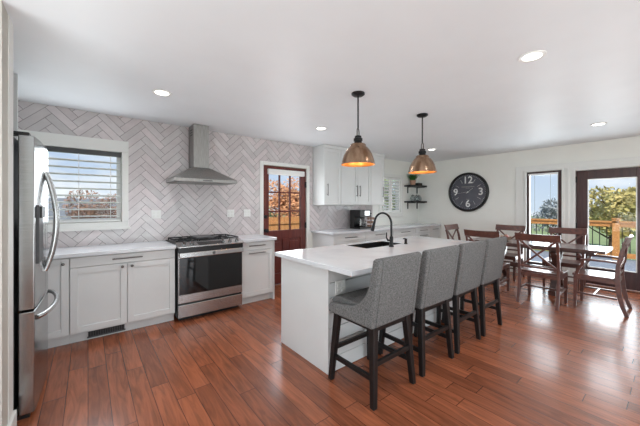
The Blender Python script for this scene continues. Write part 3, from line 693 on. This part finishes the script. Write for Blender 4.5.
# ------------------------------------------------------------------ pendants
def make_pendant():
    t = thing('pendant_light', '', 'pendant light', (0, 0, 0), 0, 'brass pendants over the island')
    B().lathe([(0.066, 0), (0.066, -0.014), (0.05, -0.026), (0.012, -0.03)], seg=28).build('canopy', 'blackmet', t, smooth=True)
    B().tube([(0, 0, -0.028), (0, 0, -0.355)], 0.0075, 10).build('rod', 'blackmet', t, smooth=True)
    loop = [(0.036 * math.cos(a), 0, -0.385 + 0.035 * math.sin(a)) for a in [PI * k / 12 for k in range(13)]]
    loop = [(0.036, 0, -0.455)] + loop + [(-0.036, 0, -0.455)]
    B().tube(loop, 0.005, 8).build('yoke', 'blackmet', t, smooth=True)
    B().lathe([(0.02, -0.42), (0.032, -0.425), (0.034, -0.445), (0.044, -0.45), (0.044, -0.475), (0.036, -0.48), (0.042, -0.505)], seg=24).build('socket_cap', 'blackmet', t, smooth=True)
    prof = [(0.042, -0.500), (0.066, -0.503), (0.076, -0.512), (0.079, -0.530), (0.098, -0.545), (0.121, -0.575), (0.140, -0.612), (0.153, -0.650), (0.161, -0.682), (0.164, -0.702), (0.169, -0.708)]
    sh = B().lathe(prof, seg=48, cap=False).build('shade', 'brass', t, smooth='all')
    md = sh.modifiers.new('thick', 'SOLIDIFY'); md.thickness = 0.003; md.offset = 1
    inner = [(r - 0.0035, z - 0.002) for r, z in prof]
    lab(B().lathe(inner, seg=48, cap=False).build('shade_lining', 'copper', sh, smooth='all'), 'warm copper inside of the shade')
    bu = B().ball((0, 0, -0.59), 0.03, 14, (1, 1, 1.2)).lathe([(0.014, -0.56), (0.014, -0.505)], seg=12).build('bulb', 'bulb', t, smooth='all')
    lamp('bulb_glow', 'POINT', (0, 0, -0.645), 1.9, (1.0, 0.66, 0.36), parent=t, shadow_soft_size=0.03)
    return t
pend = make_pendant()
place(pend, True, (2.09, 2.0, ZC - .001), 0.5, 'brass dome pendant light nearest the camera, left of the pair')
place(pend, False, (3.20, 1.98, ZC - .001), 0.9, 'brass dome pendant light farther off, right of the pair')

# ------------------------------------------------------------------ recessed ceiling lights
def make_can():
    t = thing('recessed_light', '', 'ceiling light', (0, 0, 0), 0, 'recessed ceiling lights')
    B().lathe([(0.062, -0.0005), (0.062, -0.006), (0.084, -0.008), (0.088, -0.0005)], seg=32).build('trim_ring', 'white', t, smooth=True)
    B().lathe([(0.061, -0.001), (0.060, -0.007)], seg=32).build('lens', 'lens', t)
    lamp('can_glow', 'SPOT', (0, 0, -0.02), 46, (0.98, 0.99, 1.0), parent=t, spot_size=2.6, spot_blend=0.8, shadow_soft_size=0.06)
    return t
can = make_can()
for i, (x, y, l) in enumerate(((0.569, 3.20, 'round recessed ceiling light in front of the tiled wall by the hood'), (2.63, 3.25, 'small round recessed ceiling light near the wooden door'),
                           (2.58, 0.69, 'large round recessed ceiling light at upper right'), (5.45, 0.70, 'round recessed ceiling light above the dining table end'), (5.35, 3.10, 'recessed ceiling light beside the far pendant'))):
    place(can, i == 0, (x, y, ZC - .0005), 0, l)

# ------------------------------------------------------------------ wall clock
def text_mesh(txt, size, name, m, parent, loc, ext=0.002):
    cu = bpy.data.curves.new(name, 'FONT'); cu.body = txt; cu.size = size; cu.align_x = 'CENTER'; cu.align_y = 'CENTER'; cu.extrude = ext; cu.offset = size * 0.016
    tmp = bpy.data.objects.new('tmp', cu); COL.objects.link(tmp)
    dg = bpy.context.evaluated_depsgraph_get(); dg.update()
    me = bpy.data.meshes.new_from_object(tmp.evaluated_get(dg)); bpy.data.objects.remove(tmp)
    R = Matrix(((0, 0, -1, 0), (-1, 0, 0, 0), (0, 1, 0, 0), (0, 0, 0, 1)))     # text x -> -Y, y -> Z, normal -> -X
    me.transform(wmat(parent).inverted() @ Matrix.Translation(loc) @ R)
    me.materials.clear(); me.materials.append(M[m])
    o = bpy.data.objects.new(name, me); COL.objects.link(o); o.parent = parent; return o
CY, CZ, CR = 3.095, 1.70, 0.455
ck_ = thing('wall_clock', 'big round wall clock with dark face and white numerals', 'clock', (XC - 0.001, CY, CZ - CR))
B().lathe([(CR - 0.045, -0.004), (CR - 0.045, -0.05), (CR - 0.03, -0.062), (CR - .006, -0.05), (CR, -0.03), (CR, -0.001), (CR - .045, -.001)], (XC, CY, CZ), 64, 'X', cap=False).build('frame', 'blackmet', ck_, smooth=True)
face = B().lathe([(CR - 0.044, -0.001), (CR - 0.044, -0.018)], (XC, CY, CZ), 64, 'X').build('dial', 'clockface', ck_)
xf = XC - 0.0185
for txt, dy, dz in (('12', 0, 0.275), ('3', -0.285, 0), ('6', 0, -0.275), ('9', 0.285, 0)):
    text_mesh(txt, 0.225, 'numeral', 'ink', face, (xf, CY + dy, CZ + dz))
b = B()
for k in range(12):
    if k % 3 == 0: continue
    a = k * PI / 6; d = Vector((0, -math.sin(a), math.cos(a))); c = Vector((xf - .001, CY, CZ))
    b.bar(c + d * 0.24, c + d * 0.33, 0.004, 0.012, up=(1, 0, 0))
b.build('hour_marks', 'ink', face)
rg = B()
for k in range(60):
    a = k * PI / 30; d = Vector((0, -math.sin(a), math.cos(a))); c = Vector((xf - .001, CY, CZ)); rg.bar(c + d * 0.375, c + d * 0.392, 0.004, 0.006, up=(1, 0, 0))
rg.build('minute_marks', 'ink', face)
b = B()                                                # line of small lettering, too small to read in the photo
for dz, n, w in ((0.125, 11, 0.020), (0.095, 6, 0.012), (-0.165, 5, 0.012)):
    for k in range(n): b.box(xf - .001, xf, CY + (k - (n - 1) / 2) * w * 1.35 - w * .4, CY + (k - (n - 1) / 2) * w * 1.35 + w * .4, CZ + dz - w * .55, CZ + dz + w * .55)
b.build('fine_print', 'steelhood', face)
for nm, ang, ln, w in (('hour_hand', 52, 0.15, 0.016), ('minute_hand', 264, 0.27, 0.012)):
    a = math.radians(ang); d = Vector((0, -math.sin(a), math.cos(a))); c = Vector((XC - (0.026 if nm == 'hour_hand' else 0.031), CY, CZ))
    B().bar(c - d * 0.05, c + d * ln, 0.003, w, 0.003, w * .5, up=(1, 0, 0)).build(nm, 'ink', ck_)
B().lathe([(0.014, -0.018), (0.014, -0.036)], (XC, CY, CZ), 16, 'X').build('hub', 'ink', ck_)

# ------------------------------------------------------------------ shelves and what stands on them
def shelf(label, z):
    t = thing('wall_shelf', label, 'shelf', (6.56, YL - 0.1, z), 0, 'black wall shelves')
    B().box(6.28, 6.905, YL - 0.265, YL - 0.002, z - .042, z).build('board', 'espresso', t, bevel=0.003)
    for x in (6.43, 6.85):
        B().box(x - .02, x + .02, YL - 0.012, YL - .0005, z - .20, z - .042).box(x - .02, x + .02, YL - .22, YL - .012, z - .052, z - .042).build('bracket', 'blackmet', t, bevel=0.002)
shelf('upper black wall shelf holding the potted plant', 1.905); shelf('lower black wall shelf holding the clear glass jars', 1.50)
pp = thing('potted_plant', 'small green grass plant in pale terracotta pot on shelf', 'plant', (6.50, 4.29, 1.905))
B().lathe([(0.055, 1.905), (0.072, 2.00), (0.076, 2.03), (0.066, 2.03), (0.06, 2.015)], (6.50, 4.29, 0), 24).build('pot', 'pot', pp, smooth=True)
b = B()
for k in range(170):
    a = random.uniform(0, 2 * PI); r = random.uniform(0.0, 0.055); l = random.uniform(0.10, 0.22); o = random.uniform(0.03, 0.20)
    p0 = Vector((6.50 + r * math.cos(a), 4.29 + r * math.sin(a), 2.012)); d = Vector((math.cos(a), math.sin(a), 0)); s = Vector((-d.y, d.x, 0)) * 0.007
    p1 = p0 + d * o * .4 + Vector((0, 0, l * .6)); p2 = p0 + d * o + Vector((0, 0, l))
    p2.y = min(p2.y, 4.385); p1.y = min(p1.y, 4.385)
    v = [b.bm.verts.new(q) for q in (p0 - s, p0 + s, p1 + s, p1 - s, p2)]; b.bm.faces.new(v[:4]); b.bm.faces.new((v[3], v[2], v[4]))
b.build('foliage', 'leafp', pp)
bk = thing('serving_tray', 'low black tray on the upper shelf beside the plant', 'tray', (6.71, 4.29, 1.905))
B().box(6.62, 6.80, 4.21, 4.37, 1.905, 1.915).build('base', 'blackmet', bk, bevel=0.003)
B().box(6.62, 6.80, 4.21, 4.218, 1.915, 1.97).box(6.62, 6.80, 4.362, 4.37, 1.915, 1.97).box(6.62, 6.628, 4.218, 4.362, 1.915, 1.97).box(6.792, 6.80, 4.218, 4.362, 1.915, 1.97).build('rim', 'blackmet', bk, bevel=0.002)
def make_jar():
    t = thing('glass_jar', '', 'jar', (0, 0, 0), 0, 'glass jars on the lower shelf')
    B().lathe([(0.035, 0), (0.06, 0.02), (0.068, 0.06), (0.06, 0.10), (0.04, 0.118), (0.04, 0.13)], seg=20).build('bowl', 'jar', t, smooth='all')
    B().lathe([(0.044, 0.13), (0.044, 0.145), (0.012, 0.15), (0.014, 0.168), (0.004, 0.172)], seg=16).build('lid', 'nickel', t, smooth=True)
    return t
j = make_jar()
for i, (x, y, l) in enumerate(((6.50, 4.29, 'round lidded glass jar at the left of the lower shelf'), (6.645, 4.27, 'round lidded glass jar in the middle of the lower shelf'), (6.785, 4.30, 'round lidded glass jar at the right of the lower shelf'))):
    place(j, i == 0, (x, y, 1.50), 0, l)

# ------------------------------------------------------------------ coffee maker and canister
cm = thing('coffee_maker', 'black and steel drip coffee maker on the far counter', 'coffee maker', (4.365, 4.10, 0.92))
x0, x1 = 4.21, 4.52
B().box(x0, x1, 3.97, 4.26, 0.92, 0.955).box(x0, x1, 4.15, 4.26, 0.955, 1.30).build('body', 'black', cm, bevel=0.006)
bh = B().box(x0, x1, 3.97, 4.15, 1.16, 1.30).build('brew_head', 'black', cm, bevel=0.006)
B().box(x0 + .12, x1 - .03, 3.964, 3.972, 1.18, 1.285).build('control_panel', 'steel', bh, bevel=0.003)
cf = B().lathe([(0.07, 0.956), (0.085, 0.99), (0.085, 1.06), (0.06, 1.12), (0.055, 1.14)], (x0 + .145, 4.055, 0), 24).build('carafe', 'jar', cm, smooth=True)
B().lathe([(0.066, 0.958), (0.081, 0.99), (0.081, 1.03)], (x0 + .145, 4.055, 0), 24).build('coffee', 'coffee', cf, smooth=True)
B().tube([(x0 + .06, 4.02, 1.11), (x0 + .03, 3.985, 1.11), (x0 + .03, 3.985, 1.0), (x0 + .06, 4.02, 0.99)], 0.009, 8).build('handle', 'white', cf, smooth=True)
B().lathe([(0.057, 1.14), (0.057, 1.152), (0.02, 1.156)], (x0 + .145, 4.055, 0), 20).build('lid', 'black', cf, smooth=True)
sp = thing('pod_carousel', 'small round wire stand of pale pods beside the coffee maker', 'rack', (4.63, 4.06, 0.92))
B().lathe([(0.085, 0.92), (0.085, 0.932)], (4.63, 4.06, 0), 20).lathe([(0.006, 0.93), (0.006, 1.21), (0.015, 1.215), (0.012, 1.235)], (4.63, 4.06, 0), 10).build('stand', 'blackmet', sp, smooth=True)
for k in range(3):
    B().lathe([(0.083, 0.965 + k * .08), (0.087, 0.968 + k * .08), (0.083, 0.971 + k * .08)], (4.63, 4.06, 0), 20, cap=False).build('wire_ring', 'nickel', sp, smooth=True)
    for a in range(6):
        aa = a * PI / 3 + k * .4; B().lathe([(0.016, 0), (0.022, 0.045), (0.024, 0.047), (0.001, 0.049)], (4.63 + 0.06 * math.cos(aa), 4.06 + 0.06 * math.sin(aa), 0.935 + k * .08), 10).build('pod', 'pot', sp, smooth=True)

# ------------------------------------------------------------------ dining table and chairs
TX0, TX1, TY0, TY1 = 5.53, 6.24, 0.64, 2.50; tcx = (TX0 + TX1) / 2
tb = thing('dining_table', 'dark wood trestle dining table with plank top', 'table', (tcx, (TY0 + TY1) / 2, 0))
b = B(); n = 5; pw = (TX1 - TX0) / n
for k in range(n): b.box(TX0 + k * pw + .0015, TX0 + (k + 1) * pw - .0015, TY0 + .09, TY1 - .09, 0.722, 0.76)
b.box(TX0, TX1, TY0, TY0 + .087, 0.722, 0.76); b.box(TX0, TX1, TY1 - .087, TY1, 0.722, 0.76)
b.build('tabletop', 'table', tb, bevel=0.003)
B().box(TX0 + .06, TX1 - .06, TY0 + .12, TY1 - .12, 0.692, 0.722).build('apron', 'table', tb, bevel=0.003)
for yy in (1.24, 2.05):
    B().bar((tcx - .26, yy, 0.06), (tcx + .22, yy, 0.665), 0.06, 0.075, up=(0, 1, 0)).bar((tcx + .26, yy, 0.06), (tcx - .22, yy, 0.665), 0.055, 0.075, up=(0, 1, 0)).box(tcx - .31, tcx + .31, yy - .045, yy + .045, 0, 0.075).build('trestle_leg', 'table', tb, bevel=0.004)
B().box(tcx - .025, tcx + .025, 1.26, 2.03, 0.31, 0.39).build('stretcher', 'table', tb, bevel=0.003)
bw = thing('centerpiece_basket', 'round pale basket of dusty red ornaments on the dining table', 'basket', (5.86, 2.02, 0.76))
B().lathe([(0.08, 0.76), (0.12, 0.775), (0.155, 0.825), (0.158, 0.832), (0.147, 0.828), (0.115, 0.785), (0.02, 0.772)], (5.86, 2.02, 0), 28).build('bowl', 'basket', bw, smooth=True)
for k in range(8):
    a = k * 2.4; r = 0.10 * math.sqrt((k + .5) / 8)
    B().ball((5.86 + r * math.cos(a), 2.02 + r * math.sin(a), 0.815 + .012 * (k % 3)), 0.033, 10).build('ornament', 'berry' if k % 2 else 'basket', bw, smooth='all')

def rect_sweep(pts, w, d):                              # rectangular section swept in the YZ plane, w along X
    rings = []
    for i, p in enumerate(pts):
        p = Vector(p); t = (Vector(pts[min(i + 1, len(pts) - 1)]) - Vector(pts[max(i - 1, 0)])).normalized()
        nrm = Vector((1, 0, 0)).cross(t).normalized(); dd = d[i] if isinstance(d, (list, tuple)) else d
        rings.append([p + Vector((sx * w / 2, 0, 0)) + nrm * sy * dd / 2 for sx, sy in ((-1, -1), (1, -1), (1, 1), (-1, 1))])
    return B().loft(rings)
def make_chair(arms=False):
    t = thing('dining_armchair' if arms else 'dining_chair', '', 'chair', (0, 0, 0), 0, None if arms else 'cross-back chairs around the dining table')
    hw = 0.225
    def ys(z):                                         # back line of the stiles
        k = [(0, -0.285), (0.12, -0.245), (0.28, -0.215), (0.45, -0.20), (0.62, -0.208), (0.80, -0.240), (0.97, -0.292)]
        for (a, b_), (c, d_) in zip(k, k[1:]):
            if a <= z <= c: return b_ + (d_ - b_) * (z - a) / (c - a)
        return k[-1][1]
    zs = [0, 0.06, 0.12, 0.2, 0.28, 0.36, 0.45, 0.54, 0.62, 0.71, 0.80, 0.905]
    for s in (-1, 1):
        rect_sweep([(s * hw, ys(z), z) for z in zs], 0.034, [0.036, 0.038, .042, .046, .05, .052, .05, .044, .04, .038, .036, .034]).build('rear_leg', 'chair', t, bevel=0.004, smooth=True)
        B().post((s * (hw - .005), 0.21, 0), (s * (hw - .005), 0.20, 0.432), 0.032, 0.032, 0.044, 0.044).build('front_leg', 'chair', t, bevel=0.004)
        B().bar((s * hw, -0.20, 0.20), (s * (hw - .005), 0.20, 0.20), 0.022, 0.026).build('stretcher', 'chair', t, bevel=0.003)
        B().box(s * hw - .013, s * hw + .013, -.18, .20, 0.385, 0.435).build('apron', 'chair', t)
        if arms:
            a_ = [(s * (hw + .012), -0.222, 0.665), (s * (hw + .025), -0.10, 0.672), (s * (hw + .03), 0.05, 0.672), (s * (hw + .02), 0.15, 0.662)]
            ar = rect_sweep(a_, 0.052, 0.026).build('arm', 'chair', t, bevel=0.006, smooth=True)
            rect_sweep([(s * (hw + .02), 0.12, 0.655), (s * (hw + .015), 0.13, 0.60), (s * (hw + .003), 0.17, 0.53), (s * (hw - .002), 0.20, 0.43)], 0.03, 0.034).build('arm_support', 'chair', ar, bevel=0.004, smooth=True)
    B().box(-hw, hw, 0.19, 0.212, 0.385, 0.435).build('apron', 'chair', t); B().box(-hw, hw, -.208, -.188, 0.385, 0.435).build('apron', 'chair', t)
    B().bar((-hw, 0.02, 0.20), (hw, 0.02, 0.20), 0.022, 0.024).build('stretcher', 'chair', t, bevel=0.003)
    b = B(); n = 8                                      # slightly dished seat board
    rings = []
    for i in range(n + 1):
        x = -0.24 + 0.48 * i / n; dz = 0.010 * (1 - (2 * i / n - 1) ** 2)
        w = 0.0 if abs(2 * i / n - 1) < 0.8 else 0.01
        rings.append([Vector((x, -0.178 + w, 0.435)), Vector((x, 0.245 - w, 0.435)), Vector((x, 0.245 - w, 0.458 - dz * .3)), Vector((x, 0.03, 0.460 - dz)), Vector((x, -0.178 + w, 0.460))])
    b.loft(rings).build('seat', 'chair', t, bevel=0.003, smooth=True)
    # top rail, bowed backwards
    rings = []
    for i in range(13):
        u = 2 * i / 12 - 1; x = u * 0.262; yb = -0.024 * (1 - u * u)
        z1 = 1.002 - 0.008 * (1 - u * u)
        rings.append([Vector((x, -0.262 + yb, 0.892)), Vector((x, -0.239 + yb, 0.892)), Vector((x, -0.276 + yb, z1)), Vector((x, -0.302 + yb, z1))])
    b = B().loft(rings); b.build('top_rail', 'chair', t, bevel=0.004, smooth=True)
    B().box(-hw, hw, -.222, -.196, 0.505, 0.535).build('lower_rail', 'chair', t, bevel=0.003)
    for s in (-1, 1):
        pts = []
        for i in range(9):
            u = i / 8; z = 0.525 + 0.375 * u; pts.append(Vector((s * (-0.205 + 0.41 * u), ys(z) - 0.030 * math.sin(PI * u) + s * .004, z)))
        b = B(); rings = []
        for i, p in enumerate(pts):
            tt = (pts[min(i + 1, 8)] - pts[max(i - 1, 0)]).normalized(); q = Vector((0, 1, 0)); side = q.cross(tt).normalized()
            rings.append([p + side * sx * .0125 + q * sy * .009 for sx, sy in ((-1, -1), (1, -1), (1, 1), (-1, 1))])
        b.loft(rings).build('cross_slat', 'chair', t, bevel=0.003, smooth=True)
    return t
chair = make_chair()
for i, (x, y, rz, l) in enumerate((
        (5.135, 1.245, -PI / 2, 'brown cross-back dining chair in front, its back turned to the camera'),
        (5.125, 1.97, -PI / 2, 'brown cross-back dining chair seen just behind the last bar stool'),
        (6.30, 1.24, PI / 2, 'brown cross-back dining chair across the table, in front of the wall by the glass door'),
        (6.30, 2.12, PI / 2, 'brown cross-back dining chair across the table, near the narrow window'),
        (5.86, 2.68, PI, 'brown cross-back dining chair at the far table end under the clock'))):
    place(chair, i == 0, (x, y, 0), rz, l)
arm = make_chair(True)
place(arm, True, (5.47, 0.70, 0), 0, 'brown dining armchair at the near table end, in front of the glass door')

# ------------------------------------------------------------------ outdoors
struct(B().box(-60, 120, -60, 120, -2.6, -2.4).build('ground', 'lawn', center='none'))
b = B(); xx = 7.09
while xx < 11.6: b.box(xx, xx + 0.135, -4, 6, -0.16, -0.12); xx += 0.14
struct(b.build('deck', 'deck', center='none'))
rl = thing('deck_railing', 'honey wood deck railing with black balusters outside the glass door', 'railing', (11.5, 1.0, -0.12))
RX = 11.5
B().box(RX - .07, RX + .07, -4, 6, 0.90, 0.95).box(RX - .03, RX + .03, -4, 6, 0.79, 0.90).build('top_rail', 'deckwood', rl, bevel=0.004)
B().box(RX - .03, RX + .03, -4, 6, -0.06, 0.07).build('bottom_rail', 'deckwood', rl, bevel=0.004)
for y in (-2.3, 1.12, 3.3, 5.4):
    po = B().box(RX - .07, RX + .07, y - .07, y + .07, -0.12, 1.0).build('post', 'deckwood', rl, bevel=0.004)
    B().box(RX - .085, RX + .085, y - .085, y + .085, 1.0, 1.03).build('post_cap', 'deckwood', po, bevel=0.004)
yb = -0.8
while yb < 4.6:
    if all(abs(yb - q) > 0.1 for q in (-2.3, 1.12, 3.3, 5.4)): B().tube([(RX, yb, 0.06), (RX, yb, 0.80)], 0.011, 6).build('baluster', 'black', rl, smooth=True)
    yb += 0.15
# trees
def tree(name, label, group, base, h, r, leaf, n, size, trunk_h=None, squash=1.0, blobs=9, seed=1):
    rnd = random.Random(seed); x, y, z = base
    t = thing(name, label, 'tree', base, 0, group)
    b = B(); th = h * 0.9
    b.tube([(x, y, z), (x + .1, y, z + th * .4), (x - .05, y + .1, z + th)], [r * .09, r * .06, r * .02], 8)
    for k in range(12):
        a = rnd.uniform(0, 2 * PI); z0 = z + h * rnd.uniform(.35, .75); l = r * rnd.uniform(.5, .9)
        b.tube([(x, y, z0), (x + l * .5 * math.cos(a), y + l * .5 * math.sin(a), z0 + l * .35), (x + l * math.cos(a), y + l * math.sin(a), z0 + l * .8)], [r * .035, r * .02, r * .006], 6)
    b.build('trunk', 'bark', t, smooth=True)
    cs = []
    for k in range(blobs):
        a = rnd.uniform(0, 2 * PI); q = r * math.sqrt(rnd.random()) * .75; zc = z + h * rnd.uniform(.45, .88)
        cs.append((Vector((x + q * math.cos(a), y + q * math.sin(a), zc)), r * rnd.uniform(.35, .55)))
    b = B()
    for k in range(n):
        c, cr_ = rnd.choice(cs); d = Vector((rnd.gauss(0, 1), rnd.gauss(0, 1), rnd.gauss(0, 1) * squash)).normalized() * cr_ * rnd.uniform(.55, 1.0)
        p = c + d; u = Vector((rnd.gauss(0, 1), rnd.gauss(0, 1), rnd.gauss(0, 1))).normalized(); v = u.orthogonal().normalized(); s = size * rnd.uniform(.6, 1.3)
        b.bm.faces.new([b.bm.verts.new(q) for q in (p - u * s, p + v * s * .55, p + u * s, p - v * s * .55)])
    b.build('foliage', leaf, t)
G3 = 'trees beyond the deck'
tree('autumn_tree', 'big yellow autumn tree straight beyond the glass door', G3, (24, 2.55, -2.4), 4.9, 1.75, 'leafy', 5200, .12, seed=3)
tree('bare_tree', 'dull grey tree left of the yellow tree, at the right of the narrow window', G3, (30, 6.3, -2.4), 4.1, 1.9, 'leafd', 2000, .13, seed=4)
tree('green_tree', 'tall green tree at the right edge beyond the glass door', G3, (20.3, -0.5, -2.4), 5.5, 1.1, 'leafg', 3600, .11, seed=5)
tree('green_tree', 'low green tree behind the deck railing post', G3, (34, 1.6, -2.4), 4.6, 2.4, 'leafg', 3200, .15, seed=6)
for k, (x, y, h) in enumerate(((26, 10.3, 3.9), (32, 15.8, 4.3), (26, 14.6, 3.6))):
    tree('bare_tree', ['dull grey tree low in the middle of the narrow window', 'dull grey tree beyond the narrow window, tallest and farthest away', 'dull grey tree beyond the narrow window, at its left edge'][k], G3, (x, y, -2.4), h, 1.9, 'leafd', 1700, .12, seed=8 + k)
G4 = 'trees beyond the wooden door'
tree('autumn_tree', 'orange autumn tree beyond the panes of the wooden door', G4, (8.4, 13.2, -2.4), 5.0, 1.9, 'leafo', 7500, .075, seed=21)
tree('autumn_tree', 'pale orange tree at the right side of the wooden door panes', G4, (12.6, 16.6, -2.4), 5.9, 2.2, 'leafo', 7500, .09, seed=22)
tree('green_tree', 'small green tree at the left of the wooden door panes', G4, (5.6, 11.2, -2.4), 4.5, 0.6, 'leafg', 1600, .07, seed=23)
fn = thing('garden_fence', 'cedar board fence below the orange trees beyond the wooden door', 'fence', (7, 9.2, -2.4))
b = B(); xx = 1.5
while xx < 12: b.box(xx, xx + .14, 9.2, 9.225, -2.4, 0.95); xx += .15
b.build('boards', 'fence', fn)
B().box(1.5, 12, 9.15, 9.2, 0.70, 0.80).build('rail', 'fence', fn); B().box(1.5, 12, 9.15, 9.2, -0.6, -0.5).build('rail', 'fence', fn)
tree('russet_tree', 'russet tree beyond the slat blind of the left window', 'trees beyond the left window', (0.5, 20, -2.4), 4.4, 1.6, 'leafr', 5200, .07, seed=31)
tree('bare_tree', 'dull grey tree low at the left beyond the slat blind', 'trees beyond the left window', (-4.6, 24, -2.4), 3.4, 2.2, 'leafd', 1800, .13, seed=32)
tree('bare_tree', 'dull grey green tree at the right beyond the slat blind', 'trees beyond the left window', (3.9, 25, -2.4), 3.6, 2.0, 'leafd', 2200, .13, seed=33)
tree('green_tree', 'green tree outside the shuttered window', 'trees beyond the shuttered window', (17.5, 12.5, -2.4), 5.6, 2.4, 'leafg', 3500, .14, seed=34)
hs = thing('neighbour_house', 'grey roofed pale house low beyond the slat blind', 'house', (-1.5, 30, -2.4))
B().box(-7, 4, 30, 37, -2.4, 0.2).build('wall', 'siding', hs)
B().prism([(29.5, 0.2), (33.5, 2.0), (37.5, 0.2)], -7.4, 4.4, 'X').build('roof', 'roofing', hs)
